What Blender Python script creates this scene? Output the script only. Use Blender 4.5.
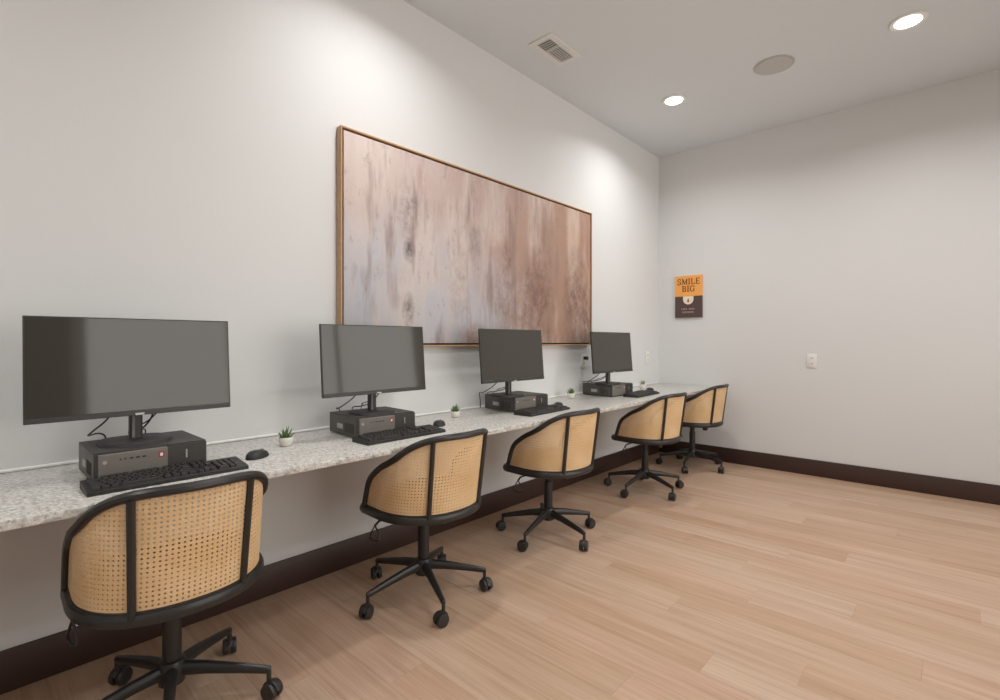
import bpy, bmesh, math, random
from mathutils import Vector, Matrix
random.seed(7)
PI = math.pi
for o in list(bpy.data.objects):
    bpy.data.objects.remove(o)
S = bpy.context.scene
C = S.collection

# ---------------------------------------------------------------- camera
EYE = 1.14
YAW = math.radians(42.6)
cam_d = bpy.data.cameras.new('camera')
cam = bpy.data.objects.new('camera', cam_d)
C.objects.link(cam)
cam.location = (0, 0, EYE)
cam.rotation_euler = (PI / 2, 0, YAW - PI / 2)
cam_d.sensor_width = 36.0
cam_d.lens = 36.0 * 497.0 / 1000.0
cam_d.shift_y = -0.008
cam_d.clip_start = 0.02
S.camera = cam

# ---------------------------------------------------------------- world, exposure
W = bpy.data.worlds.new('world')
S.world = W
W.use_nodes = True
W.node_tree.nodes['Background'].inputs[0].default_value = (1.0, 0.965, 0.91, 1)
W.node_tree.nodes['Background'].inputs[1].default_value = 3.05
S.view_settings.view_transform = 'Standard'
S.view_settings.look = 'None'
S.view_settings.exposure = 0.0
S.view_settings.gamma = 1.0
S.view_settings.use_curve_mapping = False

LAMP_W = 10.3             # watts of each recessed downlight
LAMP_COL = (0.99, 0.988, 0.985)

# room: the desk wall is the plane y = WY, the far wall x = WX
WX, WY, WZ = 4.929, 2.285, 3.055
RX, RY = -2.10, -1.855
DESK = 0.714
LIGHTS = [(x, y) for x in (3.83, 1.40, -1.03) for y in (1.65, 0.215, -1.22)]

# ---------------------------------------------------------------- materials
def lin(c):
    return tuple(((v / 255) / 12.92 if v / 255 <= 0.04045 else ((v / 255 + 0.055) / 1.055) ** 2.4) for v in c)

class NT:
    def __init__(s, name):
        s.m = bpy.data.materials.new(name)
        s.m.use_nodes = True
        s.t = s.m.node_tree
        s.b = s.t.nodes['Principled BSDF']
    def n(s, kind, **kw):
        nd = s.t.nodes.new(kind)
        for k, v in kw.items():
            if k in nd.inputs.keys():
                nd.inputs[k].default_value = v
            else:
                setattr(nd, k, v)
        return nd
    def l(s, a, b):
        s.t.links.new(a, b)
    def mix(s, fac, a, b, mode='MIX'):
        nd = s.t.nodes.new('ShaderNodeMix')
        nd.data_type = 'RGBA'
        nd.blend_type = mode
        for sock, v in ((nd.inputs[0], fac), (nd.inputs[6], a), (nd.inputs[7], b)):
            if hasattr(v, 'links'):
                s.l(v, sock)
            elif isinstance(v, (int, float)):
                sock.default_value = v
            else:
                sock.default_value = (*v, 1)
        return nd.outputs[2]
    def ramp(s, fac, stops):
        nd = s.t.nodes.new('ShaderNodeValToRGB')
        cr = nd.color_ramp
        while len(cr.elements) < len(stops):
            cr.elements.new(0.5)
        for e, (p, c) in zip(cr.elements, stops):
            e.position = p
            e.color = (*c, 1) if not isinstance(c, (int, float)) else (c, c, c, 1)
        s.l(fac, nd.inputs[0])
        return nd.outputs[0]
    def math(s, op, a, b=0.0, clamp=False):
        nd = s.t.nodes.new('ShaderNodeMath')
        nd.operation = op
        nd.use_clamp = clamp
        for sock, v in ((nd.inputs[0], a), (nd.inputs[1], b)):
            if hasattr(v, 'links'):
                s.l(v, sock)
            else:
                sock.default_value = v
        return nd.outputs[0]
    def coord(s, scale=(1, 1, 1), which='Object', offset=None):
        tc = s.t.nodes.new('ShaderNodeTexCoord')
        mp = s.t.nodes.new('ShaderNodeMapping')
        mp.inputs['Scale'].default_value = scale
        s.l(tc.outputs[which], mp.inputs[0])
        return mp.outputs[0]
    def noise(s, vec, scale, detail=3, rough=0.5):
        nd = s.n('ShaderNodeTexNoise')
        nd.inputs['Scale'].default_value = scale
        nd.inputs['Detail'].default_value = detail
        nd.inputs['Roughness'].default_value = rough
        if vec is not None:
            s.l(vec, nd.inputs['Vector'])
        return nd.outputs['Fac']
    def bump(s, h, strength, dist):
        nd = s.n('ShaderNodeBump')
        nd.inputs['Strength'].default_value = strength
        nd.inputs['Distance'].default_value = dist
        s.l(h, nd.inputs['Height'])
        s.l(nd.outputs[0], s.b.inputs['Normal'])

def plain(name, col, rough=0.5, metal=0.0, spec=0.5, vary=0.06, scale=40):
    k = NT(name)
    c = lin(col)
    f = k.noise(k.coord(), scale, 2)
    d = tuple(v * (1 - vary) for v in c)
    e = tuple(min(1, v * (1 + vary)) for v in c)
    k.l(k.mix(f, d, e), k.b.inputs['Base Color'])
    k.b.inputs['Roughness'].default_value = rough
    k.b.inputs['Metallic'].default_value = metal
    k.b.inputs['Specular IOR Level'].default_value = spec
    return k.m

def wall_mat(name, col, rough=0.75):
    k = NT(name)
    v = k.coord()
    f = k.noise(v, 1.3, 2)
    c = lin(col)
    k.l(k.mix(f, tuple(x * 0.985 for x in c), tuple(x * 1.015 for x in c)), k.b.inputs['Base Color'])
    k.b.inputs['Roughness'].default_value = rough
    k.b.inputs['Specular IOR Level'].default_value = 0.25
    k.bump(k.noise(v, 130, 3, 0.6), 0.14, 0.003)
    return k.m

def wood_floor():
    k = NT('floor_planks')
    oi = k.t.nodes.new('ShaderNodeObjectInfo')
    tc = k.t.nodes.new('ShaderNodeTexCoord')
    mp = k.t.nodes.new('ShaderNodeMapping')
    k.l(tc.outputs['Object'], mp.inputs[0])
    cb = k.t.nodes.new('ShaderNodeCombineXYZ')
    k.l(k.math('MULTIPLY', oi.outputs['Random'], 37.0), cb.inputs[0])
    k.l(k.math('MULTIPLY', oi.outputs['Random'], 91.0), cb.inputs[1])
    k.l(cb.outputs[0], mp.inputs['Location'])
    m2 = k.t.nodes.new('ShaderNodeMapping')
    m2.inputs['Scale'].default_value = (34, 1.1, 1)
    k.l(mp.outputs[0], m2.inputs[0])
    g1 = k.noise(m2.outputs[0], 1.0, 5, 0.62)
    m3 = k.t.nodes.new('ShaderNodeMapping')
    m3.inputs['Scale'].default_value = (150, 3.0, 1)
    k.l(mp.outputs[0], m3.inputs[0])
    g2 = k.noise(m3.outputs[0], 1.0, 2, 0.5)
    m4 = k.t.nodes.new('ShaderNodeMapping')
    m4.inputs['Scale'].default_value = (9, 0.9, 1)
    k.l(mp.outputs[0], m4.inputs[0])
    g3 = k.noise(m4.outputs[0], 1.0, 3, 0.5)
    base = k.ramp(g1, [(0.30, lin((150, 121, 98))), (0.46, lin((183, 154, 131))), (0.66, lin((200, 174, 153)))])
    fine = k.ramp(g2, [(0.32, lin((164, 136, 113))), (0.62, lin((200, 173, 151)))])
    c = k.mix(0.40, base, fine)
    patch = k.ramp(g3, [(0.35, lin((172, 143, 117))), (0.6, lin((200, 174, 153)))])
    c = k.mix(0.30, c, patch)
    tint = k.ramp(oi.outputs['Random'], [(0.0, lin((244, 238, 230))), (0.35, (1, 1, 1)), (0.7, lin((252, 245, 243))), (1.0, lin((238, 230, 220)))])
    c = k.mix(1.0, c, tint, 'MULTIPLY')
    k.l(c, k.b.inputs['Base Color'])
    k.b.inputs['Roughness'].default_value = 0.42
    k.b.inputs['Specular IOR Level'].default_value = 0.35
    k.bump(g2, 0.08, 0.001)
    return k.m

def granite():
    k = NT('granite')
    v = k.coord()
    n1 = k.noise(v, 70, 4, 0.7)
    n2 = k.noise(v, 160, 3, 0.6)
    n3 = k.noise(v, 16, 3, 0.6)
    vo = k.n('ShaderNodeTexVoronoi')
    vo.inputs['Scale'].default_value = 120
    k.l(v, vo.inputs['Vector'])
    c = k.ramp(n1, [(0.30, lin((96, 92, 86))), (0.43, lin((176, 172, 165))), (0.56, lin((214, 211, 204))), (0.75, lin((240, 238, 233)))])
    c = k.mix(k.ramp(n2, [(0.30, 0.75), (0.44, 0.0)]), c, lin((92, 88, 84)))
    c = k.mix(k.ramp(n3, [(0.4, 0.0), (0.7, 0.35)]), c, lin((222, 220, 214)))
    k.l(c, k.b.inputs['Base Color'])
    k.b.inputs['Roughness'].default_value = 0.28
    return k.m

def cane():
    k = NT('cane')
    v = k.coord()
    f = k.noise(v, 9, 3)
    g = k.noise(v, 260, 2)
    c = k.ramp(f, [(0.3, lin((222, 186, 138))), (0.7, lin((238, 208, 166)))])
    c = k.mix(k.ramp(g, [(0.3, 0.0), (0.7, 0.35)]), c, lin((204, 160, 110)))
    k.l(c, k.b.inputs['Base Color'])
    k.b.inputs['Roughness'].default_value = 0.5
    return k.m

def oak(name, a, b):
    k = NT(name)
    f = k.noise(k.coord((4, 4, 60)), 1.0, 3)
    k.l(k.mix(f, lin(a), lin(b)), k.b.inputs['Base Color'])
    k.b.inputs['Roughness'].default_value = 0.5
    return k.m

def painting():
    k = NT('abstract_painting')
    tc = k.t.nodes.new('ShaderNodeTexCoord')
    sp = k.t.nodes.new('ShaderNodeSeparateXYZ')
    k.l(tc.outputs['Object'], sp.inputs[0])
    u = k.math('DIVIDE', sp.outputs[0], 2.29)          # 0..1 along the wall
    v = k.math('DIVIDE', sp.outputs[2], 1.08)          # 0..1 upwards
    def mapped(sc, loc=(0, 0, 0)):
        mp = k.t.nodes.new('ShaderNodeMapping')
        mp.inputs['Scale'].default_value = sc
        mp.inputs['Location'].default_value = loc
        k.l(tc.outputs['Object'], mp.inputs[0])
        return mp.outputs[0]
    streak = k.noise(mapped((2.6, 1, 0.7)), 1.6, 5, 0.6)
    streak2 = k.noise(mapped((7, 1, 1.1), (3, 0, 1)), 1.3, 4, 0.6)
    cloud = k.noise(mapped((1, 1, 1), (5, 0, 2)), 2.4, 5, 0.65)
    fleck = k.noise(mapped((1.6, 1, 1), (9, 0, 4)), 13, 5, 0.75)
    wob = k.math('MULTIPLY', k.math('SUBTRACT', cloud, 0.5), 0.5)
    uu = k.math('ADD', u, wob)
    base = k.ramp(uu, [(0.0, lin((200, 181, 174))), (0.22, lin((196, 178, 172))), (0.42, lin((184, 160, 153))),
                       (0.60, lin((176, 146, 131))), (0.80, lin((168, 136, 120))), (1.0, lin((160, 124, 108)))])
    # cool grey-lilac wash, low on the left half
    cool = k.math('MULTIPLY', k.math('SUBTRACT', 0.66, k.math('ADD', v, wob), True), k.math('SUBTRACT', 0.72, uu, True))
    cool = k.math('MULTIPLY', cool, 5.5, True)
    c = k.mix(cool, base, lin((192, 190, 196)))
    # pale vertical drips and brown drips
    c = k.mix(k.math('MULTIPLY', k.ramp(streak, [(0.47, 0.0), (0.62, 0.75)]), 1.0), c, lin((212, 198, 190)))
    c = k.mix(k.ramp(streak2, [(0.33, 0.75), (0.48, 0.0)]), c, lin((142, 118, 112)))
    # warm peach veil to the right
    warm = k.math('MULTIPLY', k.math('SUBTRACT', uu, 0.5, True), 1.1, True)
    c = k.mix(k.math('MULTIPLY', warm, k.ramp(streak, [(0.35, 0.2), (0.6, 1.0)])), c, lin((190, 152, 126)))
    # blotches: (u, v, half-width, half-height, strength, colour)
    spots = [(0.175, 0.48, 0.016, 0.05, 0.95, (92, 84, 86)), (0.175, 0.17, 0.014, 0.07, 0.75, (104, 94, 96)),
             (0.17, 0.68, 0.030, 0.14, 0.5, (128, 112, 112)), (0.40, 0.58, 0.02, 0.10, 0.45, (122, 106, 104)),
             (0.33, 0.35, 0.03, 0.25, 0.35, (150, 128, 122)), (0.54, 0.55, 0.018, 0.07, 0.7, (124, 84, 70)),
             (0.52, 0.30, 0.04, 0.22, 0.5, (132, 102, 92)), (0.66, 0.28, 0.07, 0.26, 0.6, (122, 92, 84)),
             (0.72, 0.40, 0.05, 0.34, 0.45, (128, 96, 86)), (0.90, 0.32, 0.06, 0.30, 0.65, (116, 82, 74)),
             (0.97, 0.20, 0.03, 0.18, 0.6, (94, 68, 62)), (0.40, 0.03, 0.05, 0.07, 0.6, (160, 116, 98)),
             (0.22, 0.86, 0.02, 0.06, 0.4, (168, 128, 116)), (0.12, 0.35, 0.05, 0.05, 0.2, (130, 116, 118))]
    for (su, sv, w, hh, st, col) in spots:
        du = k.math('POWER', k.math('DIVIDE', k.math('SUBTRACT', k.math('ADD', u, k.math('MULTIPLY', wob, 0.12)), su), w), 2)
        dv = k.math('POWER', k.math('DIVIDE', k.math('SUBTRACT', v, sv), hh), 2)
        r = k.math('SUBTRACT', 1.0, k.math('MULTIPLY', k.math('ADD', du, dv), 0.45), True)
        tex = k.ramp(fleck, [(0.38, 0.15), (0.62, 1.0)])
        c = k.mix(k.math('MULTIPLY', k.math('MULTIPLY', r, tex), min(1.0, st * 1.35)), c, lin(col))
    # fine flecks
    c = k.mix(k.ramp(fleck, [(0.58, 0.0), (0.72, 0.45)]), c, lin((118, 98, 94)))
    k.l(c, k.b.inputs['Base Color'])
    k.b.inputs['Roughness'].default_value = 0.6
    k.bump(k.noise(mapped((1, 1, 1)), 300, 2), 0.15, 0.001)
    return k.m

def glass():
    k = NT('window_glass')
    tr = k.n('ShaderNodeBsdfTransparent')
    gl = k.n('ShaderNodeBsdfGlossy', Roughness=0.02)
    fr = k.n('ShaderNodeFresnel', IOR=1.45)
    mx = k.n('ShaderNodeMixShader')
    k.l(fr.outputs[0], mx.inputs[0]); k.l(tr.outputs[0], mx.inputs[1]); k.l(gl.outputs[0], mx.inputs[2])
    k.l(mx.outputs[0], k.t.nodes['Material Output'].inputs[0])
    return k.m

def emit(name, col, st):
    k = NT(name)
    k.b.inputs['Base Color'].default_value = (0.9, 0.9, 0.9, 1)
    k.b.inputs['Emission Color'].default_value = (*col, 1)
    k.b.inputs['Emission Strength'].default_value = st
    return k.m

M = dict(
    wall=wall_mat('wall_paint', (219, 219, 218)),
    ceil=wall_mat('ceiling_paint', (216, 220, 222), 0.85),
    base=plain('espresso_trim', (62, 42, 36), 0.45, vary=0.1),
    floor=wood_floor(), sub=plain('subfloor', (120, 96, 76), 0.8),
    granite=granite(), caulk=plain('caulk', (242, 242, 240), 0.6),
    black=plain('black_metal', (38, 36, 35), 0.38),
    rail=plain('black_rail', (42, 40, 39), 0.36),
    blackp=plain('black_plastic', (38, 37, 36), 0.5),
    wheel=plain('caster_plastic', (44, 41, 39), 0.42),
    cane=cane(), cushion=plain('tan_seat', (198, 150, 98), 0.6, vary=0.12, scale=14),
    screen=plain('screen_glass', (66, 63, 58), 0.06, spec=0.56, vary=0.02),
    housing=plain('monitor_plastic', (50, 48, 46), 0.42),
    silver=plain('silver_badge', (176, 174, 170), 0.4, metal=0.4),
    pcbody=plain('pc_case', (78, 74, 70), 0.45),
    pctop=plain('pc_lid', (52, 49, 46), 0.5),
    pcpanel=plain('pc_panel', (118, 113, 106), 0.45),
    pcdark=plain('pc_grille', (60, 57, 54), 0.5),
    red=plain('red_sticker', (170, 40, 52), 0.5), white=plain('white_plastic', (232, 230, 225), 0.45),
    key=plain('key_plastic', (52, 50, 48), 0.5),
    label=plain('spec_label', (170, 168, 164), 0.6),
    pot=plain('white_ceramic', (226, 224, 214), 0.35), soil=plain('soil', (52, 44, 34), 0.9),
    leaf=plain('succulent_leaf', (92, 118, 62), 0.5, vary=0.35, scale=60),
    paleleaf=plain('pale_leaf', (150, 156, 136), 0.5, vary=0.2, scale=60),
    oak=oak('oak_frame', (176, 134, 92), (200, 160, 116)),
    gap=plain('frame_shadow_gap', (60, 44, 36), 0.8),
    glass=glass(), paint=painting(), lamp=emit('lamp_lens', (1.0, 0.97, 0.93), 14.0),
    trimw=plain('white_trim', (224, 222, 218), 0.5),
    grille=plain('speaker_grille', (188, 187, 184), 0.8),
    vent=plain('vent_white', (222, 220, 215), 0.5), ductshade=plain('duct_shade_black', (16, 15, 14), 0.9), duct=plain('duct_dark', (36, 34, 32), 0.9),
    orange=plain('poster_orange', (246, 170, 84), 0.55), brown=plain('poster_brown', (84, 64, 60), 0.55),
    ink=plain('poster_ink', (110, 58, 30), 0.6), cream=plain('poster_cream', (240, 226, 206), 0.6),
    pink=plain('poster_text', (214, 190, 180), 0.6), door=plain('door_wood', (58, 42, 36), 0.45),
)

# ---------------------------------------------------------------- mesh helpers
class MB:
    """collects geometry for one mesh object"""
    def __init__(s):
        s.v = []; s.f = []
    def add(s, vs, fs):
        o = len(s.v)
        s.v += [tuple(p) for p in vs]
        s.f += [tuple(i + o for i in q) for q in fs]
        return s
    def box(s, x0, x1, y0, y1, z0, z1, bev=0.0, seg=2, mat=None):
        if bev <= 0:
            vs = [(x, y, z) for z in (z0, z1) for y in (y0, y1) for x in (x0, x1)]
            fs = [(0, 2, 3, 1), (4, 5, 7, 6), (0, 1, 5, 4), (2, 6, 7, 3), (0, 4, 6, 2), (1, 3, 7, 5)]
        else:
            bm = bmesh.new()
            bmesh.ops.create_cube(bm, size=1)
            for q in bm.verts:
                q.co = Vector(((x0 + x1) / 2 + q.co.x * (x1 - x0), (y0 + y1) / 2 + q.co.y * (y1 - y0), (z0 + z1) / 2 + q.co.z * (z1 - z0)))
            bmesh.ops.bevel(bm, geom=bm.edges[:], offset=bev, segments=seg, profile=0.5, affect='EDGES')
            bm.verts.index_update()
            vs = [q.co.copy() for q in bm.verts]
            fs = [[q.index for q in f.verts] for f in bm.faces]
            bm.free()
        if mat is not None:
            vs = [mat @ Vector(p) for p in vs]
        return s.add(vs, fs)
    def tube(s, pts, rad, n=10, closed=False, sq=None):
        """tube along pts; rad number or list; sq = (a, b) stretches the section along normal/binormal"""
        P = [Vector(p) for p in pts]
        k = len(P)
        R = rad if isinstance(rad, (list, tuple)) else [rad] * k
        vs = []
        up = Vector((0, 0, 1))
        nrm = None
        for i in range(k):
            if closed:
                t = P[(i + 1) % k] - P[i - 1]
            else:
                t = P[min(i + 1, k - 1)] - P[max(i - 1, 0)]
            t.normalize()
            if nrm is None:
                ref = up if abs(t.z) < 0.9 else Vector((1, 0, 0))
                nrm = (ref - t * ref.dot(t)).normalized()
            else:
                nrm = (nrm - t * nrm.dot(t)).normalized()
            b = t.cross(nrm)
            a1, b1 = sq if sq else (1, 1)
            for j in range(n):
                an = 2 * PI * j / n
                vs.append(P[i] + nrm * (math.cos(an) * R[i] * a1) + b * (math.sin(an) * R[i] * b1))
        fs = []
        for i in range(k if closed else k - 1):
            for j in range(n):
                a = i * n + j; b_ = i * n + (j + 1) % n
                c = ((i + 1) % k) * n + (j + 1) % n; d = ((i + 1) % k) * n + j
                fs.append((a, b_, c, d))
        if not closed:
            fs.append(tuple(range(n - 1, -1, -1)))
            fs.append(tuple((k - 1) * n + j for j in range(n)))
        return s.add(vs, fs)
    def lathe(s, prof, n=24, at=(0, 0, 0), mat=None):
        """prof: list of (r, z) from bottom to top"""
        vs = []; fs = []
        for r, z in prof:
            for j in range(n):
                an = 2 * PI * j / n
                vs.append((at[0] + r * math.cos(an), at[1] + r * math.sin(an), at[2] + z))
        k = len(prof)
        for i in range(k - 1):
            for j in range(n):
                fs.append((i * n + j, i * n + (j + 1) % n, (i + 1) * n + (j + 1) % n, (i + 1) * n + j))
        fs.append(tuple(range(n - 1, -1, -1)))
        fs.append(tuple((k - 1) * n + j for j in range(n)))
        if mat is not None:
            vs = [mat @ Vector(p) for p in vs]
        return s.add(vs, fs)
    def prism(s, outline, z0, z1, top_inset=0.0, mat=None):
        n = len(outline)
        cx = sum(p[0] for p in outline) / n; cy = sum(p[1] for p in outline) / n
        f = 1 - top_inset
        vs = [(x, y, z0) for x, y in outline] + [(cx + (x - cx) * f, cy + (y - cy) * f, z1) for x, y in outline]
        fs = [tuple(range(n - 1, -1, -1)), tuple(range(n, 2 * n))]
        fs += [(i, (i + 1) % n, n + (i + 1) % n, n + i) for i in range(n)]
        if mat is not None:
            vs = [mat @ Vector(p) for p in vs]
        return s.add(vs, fs)
    def mesh(s, name, mat, smooth=True, angle=35):
        me = bpy.data.meshes.new(name)
        me.from_pydata(s.v, [], s.f)
        bm = bmesh.new(); bm.from_mesh(me)
        bmesh.ops.recalc_face_normals(bm, faces=bm.faces[:])
        if smooth:
            lim = math.radians(angle)
            for f in bm.faces:
                f.smooth = True
            for e in bm.edges:
                if len(e.link_faces) == 2 and e.calc_face_angle(0) > lim:
                    e.smooth = False
        bm.to_mesh(me); bm.free()
        me.materials.append(M[mat])
        return me
    def build(s, name, mat, parent=None, loc=(0, 0, 0), rot=(0, 0, 0), smooth=True, angle=35):
        return put(name, s.mesh(name, mat, smooth, angle), parent, loc, rot)

def put(name, me, parent=None, loc=(0, 0, 0), rot=(0, 0, 0)):
    o = bpy.data.objects.new(name, me)
    C.objects.link(o)
    o.parent = parent
    o.location = loc; o.rotation_euler = rot
    return o

def tag(o, label=None, cat=None, group=None, kind=None):
    for k, v in (('label', label), ('category', cat), ('group', group), ('kind', kind)):
        if v:
            o[k] = v
    return o

def thing(name, label, cat, loc=(0, 0, 0), rz=0.0, group=None):
    o = bpy.data.objects.new(name, None)
    o.empty_display_size = 0.1
    C.objects.link(o)
    o.location = loc; o.rotation_euler = (0, 0, rz)
    return tag(o, label, cat, group)

def dup(root, loc, rz, label):
    """copy of a thing with copies of its parts and sub-parts"""
    def cp(o, par):
        c = o.copy()
        C.objects.link(c)
        c.parent = par
        for ch in o.children:
            cp(ch, c)
        return c
    r = cp(root, None)
    r.location = loc; r.rotation_euler = (0, 0, rz)
    r['label'] = label
    return r

def struct(o, label=None):
    return tag(o, label, None, None, 'structure')

# ---------------------------------------------------------------- room shell
T = 0.12
struct(MB().box(RX - T, WX + T, WY, WY + T, -0.1, WZ + T).build('wall_left', 'wall', smooth=False), 'pale grey painted wall behind the long worktop')
struct(MB().box(WX, WX + T, RY, WY, -0.1, WZ + T).build('wall_far', 'wall', smooth=False), 'pale grey painted wall carrying the orange poster')
struct(MB().box(RX - T, RX, RY, WY, -0.1, WZ + T).build('wall_near', 'wall', smooth=False))
DX0, DX1, DZ = -0.26, 0.68, 2.12
wr = MB()
NX0, NX1, NZ0, NZ1 = 0.74, 4.60, 0.35, 2.45
wr.box(RX - T, DX0, RY - T, RY, -0.1, WZ + T).box(DX1, NX0, RY - T, RY, -0.1, WZ + T).box(DX0, DX1, RY - T, RY, DZ, WZ + T)
wr.box(NX1, WX + T, RY - T, RY, -0.1, WZ + T).box(NX0, NX1, RY - T, RY, -0.1, NZ0).box(NX0, NX1, RY - T, RY, NZ1, WZ + T)
struct(wr.build('wall_right', 'wall', smooth=False))
struct(MB().box(RX, WX, RY, WY, WZ, WZ + T).build('ceiling', 'ceil', smooth=False), 'flat off-white ceiling with recessed lights')
# window in the right-hand wall (mirrored in one screen), daylight from the sky outside
wn = struct(MB().box(NX0, NX1, RY - 0.07, RY - 0.064, NZ0, NZ1).build('window_1', 'glass', smooth=False), 'wide window with white frame')
nf = MB()
for (a, b, z0, z1) in ((NX0, NX1, NZ0, NZ0 + .05), (NX0, NX1, NZ1 - .05, NZ1), (NX0, NX0 + .05, NZ0 + .05, NZ1 - .05), (NX1 - .05, NX1, NZ0 + .05, NZ1 - .05)):
    nf.box(a, b, RY - 0.10, RY - 0.035, z0, z1)
nf.build('window_frame', 'trimw', wn, smooth=False)
for q in (1, 2):
    xm = NX0 + (NX1 - NX0) * q / 3
    MB().box(xm - .02, xm + .02, RY - 0.095, RY - 0.04, NZ0 + .05, NZ1 - .05).build('mullion', 'trimw', wn, smooth=False)
MB().box(NX0 - .03, NX1 + .03, RY - 0.034, RY + 0.03, NZ0 - .025, NZ0 - .0005, .003).build('window_sill', 'trimw', wn)
pd = bpy.data.lights.new('window_portal', 'AREA')
pd.shape = 'RECTANGLE'; pd.size = NX1 - NX0; pd.size_y = NZ1 - NZ0
pd.cycles.is_portal = True
pl = bpy.data.objects.new('window_portal', pd)
C.objects.link(pl)
pl.parent = wn
pl.location = ((NX0 + NX1) / 2, RY - 0.125, (NZ0 + NZ1) / 2)
pl.rotation_euler = (PI / 2, 0, 0)        # its -z axis points into the room (+y)
# door in the right-hand wall (seen only mirrored in the screens)
d = struct(MB().box(DX0, DX1, RY - 0.08, RY - 0.035, 0.008, DZ, 0.003).build('door_1', 'door'), 'dark brown wooden door')
for (a, b, z0, z1) in ((DX0 + 0.13, DX1 - 0.13, 0.25, 0.95), (DX0 + 0.13, DX1 - 0.13, 1.1, 1.95)):
    MB().box(a, b, RY - 0.04, RY - 0.027, z0, z1, 0.006).build('door_panel', 'door', d)
MB().tube([(DX0 + 0.06, RY - 0.04, 1.0), (DX0 + 0.06, RY + 0.02, 1.0), (DX0 + 0.17, RY + 0.02, 1.0)], 0.009).build('door_handle', 'silver', d)

# floor: sub-floor slab and single planks laid towards the worktop wall
fl = struct(MB().box(RX, WX, RY, WY, -0.1, -0.012).build('floor', 'sub', smooth=False), 'light oak plank floor')
PW, PL = 0.1524, 1.22
full = MB().box(-PW / 2 + 0.00015, PW / 2 - 0.00015, -PL / 2 + 0.00015, PL / 2 - 0.00015, -0.012, 0.0, 0.0004, 1).mesh('plank', 'floor', smooth=False)
rng = random.Random(11)
x = WX
row = 0
while x > RX + 0.01:
    xa = max(RX, x - PW)
    # one end joint of this row
    off = (0.33, 0.92, 0.14, 0.66, 0.45, 1.10, 0.24, 0.80)[row % 8] + rng.uniform(-0.06, 0.06)
    ys = WY + PL - off
    while ys > RY:
        yb, ya = min(ys, WY), max(ys - PL, RY)
        if yb - ya > 0.02:
            if yb - ya > PL - 1e-4 and x - xa > PW - 1e-4:
                put('plank', full, fl, ((x + xa) / 2, (ya + yb) / 2, 0))
            else:
                MB().box(-(x - xa) / 2 + 0.00015, (x - xa) / 2 - 0.00015, -(yb - ya) / 2 + 0.00015, (yb - ya) / 2 - 0.00015, -0.012, 0, 0.0004, 1).build(
                    'plank', 'floor', fl, ((x + xa) / 2, (ya + yb) / 2, 0), smooth=False)
        ys -= PL
    x -= PW
    row += 1

BH, BT = 0.138, 0.014
def bb(name, x0, x1, y0, y1):
    struct(MB().box(x0, x1, y0, y1, 0.0005, BH, 0.003).build(name, 'base'), 'dark espresso baseboard')
bb('baseboard_left', RX + BT, WX - BT, WY - BT, WY)
bb('baseboard_far', WX - BT, WX, RY, WY)
bb('baseboard_near', RX, RX + BT, RY, WY)
bb('baseboard_right', DX1 + 0.001, WX - BT, RY, RY + BT)

# ---------------------------------------------------------------- ceiling fixtures
def downlight(x, y, label):
    t = thing('recessed_downlight', label, 'ceiling light', (x, y, WZ), 0, 'recessed downlights in the ceiling')
    MB().lathe([(0.066, -0.001), (0.066, -0.006), (0.088, -0.008), (0.094, -0.004), (0.094, -0.0005), (0.066, -0.0005)], 32).build('trim_ring', 'trimw', t)
    MB().lathe([(0.012, -0.0145), (0.040, -0.0125), (0.058, -0.009), (0.0655, -0.003), (0.0655, -0.0005)], 32).build('lens', 'lamp', t)
    ld = bpy.data.lights.new('downlight_lamp', 'AREA')
    ld.shape = 'DISK'; ld.size = 0.12
    ld.energy = LAMP_W; ld.color = LAMP_COL
    ld.spread = math.radians(150)
    lo = bpy.data.objects.new('lamp', ld)
    C.objects.link(lo)
    lo.parent = t
    lo.location = (0, 0, -0.02)
for i, (x, y) in enumerate(LIGHTS):
    lab = {0: 'glowing recessed ceiling light nearest the corner of the two grey walls',
           1: 'glowing recessed ceiling light farther from the worktop than the round ceiling speaker'}.get(i, 'recessed ceiling light further back along the ceiling')
    downlight(x, y, lab)

sp = thing('ceiling_speaker', 'round grey speaker grille set flush between two ceiling lights', 'speaker', (3.81, 0.932, WZ))
MB().lathe([(0.112, -0.0005), (0.118, -0.004), (0.124, -0.005), (0.127, -0.003), (0.127, -0.0005)], 40).build('speaker_rim', 'grille', sp)
MB().lathe([(0.02, -0.006), (0.08, -0.0055), (0.1115, -0.0045), (0.1115, -0.001)], 40).build('speaker_mesh', 'grille', sp)

vt = thing('ceiling_vent', 'white rectangular air vent with dark louvre slots in the ceiling', 'air vent', (2.645, 1.938, WZ))
VL, VW = 0.27, 0.105
fr = MB()
for (a, b, c, d2) in ((-VL / 2 - .035, VL / 2 + .035, -VW / 2 - .035, -VW / 2), (-VL / 2 - .035, VL / 2 + .035, VW / 2, VW / 2 + .035),
                      (-VL / 2 - .035, -VL / 2, -VW / 2, VW / 2), (VL / 2, VL / 2 + .035, -VW / 2, VW / 2)):
    fr.box(a, b, c, d2, -0.008, -0.0005)
fr.build('vent_frame', 'vent', vt, smooth=False)
MB().box(-VL / 2, VL / 2, -VW / 2, VW / 2, -0.0016, -0.0006).build('duct_shade_sheet', 'ductshade', vt, smooth=False)  # flat black sheet below the ceiling, paints the shade inside the duct
MB().box(-0.032, -0.024, -VW / 2, VW / 2, -0.009, -0.0017).build('divider', 'vent', vt, smooth=False)
for i in range(6):
    yy = -VW / 2 + (i + 0.5) * VW / 6
    MB().box(-0.024, VL / 2, yy - 0.0026, yy + 0.0026, -0.007, -0.0017).build('slat', 'vent', vt, smooth=False)
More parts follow.
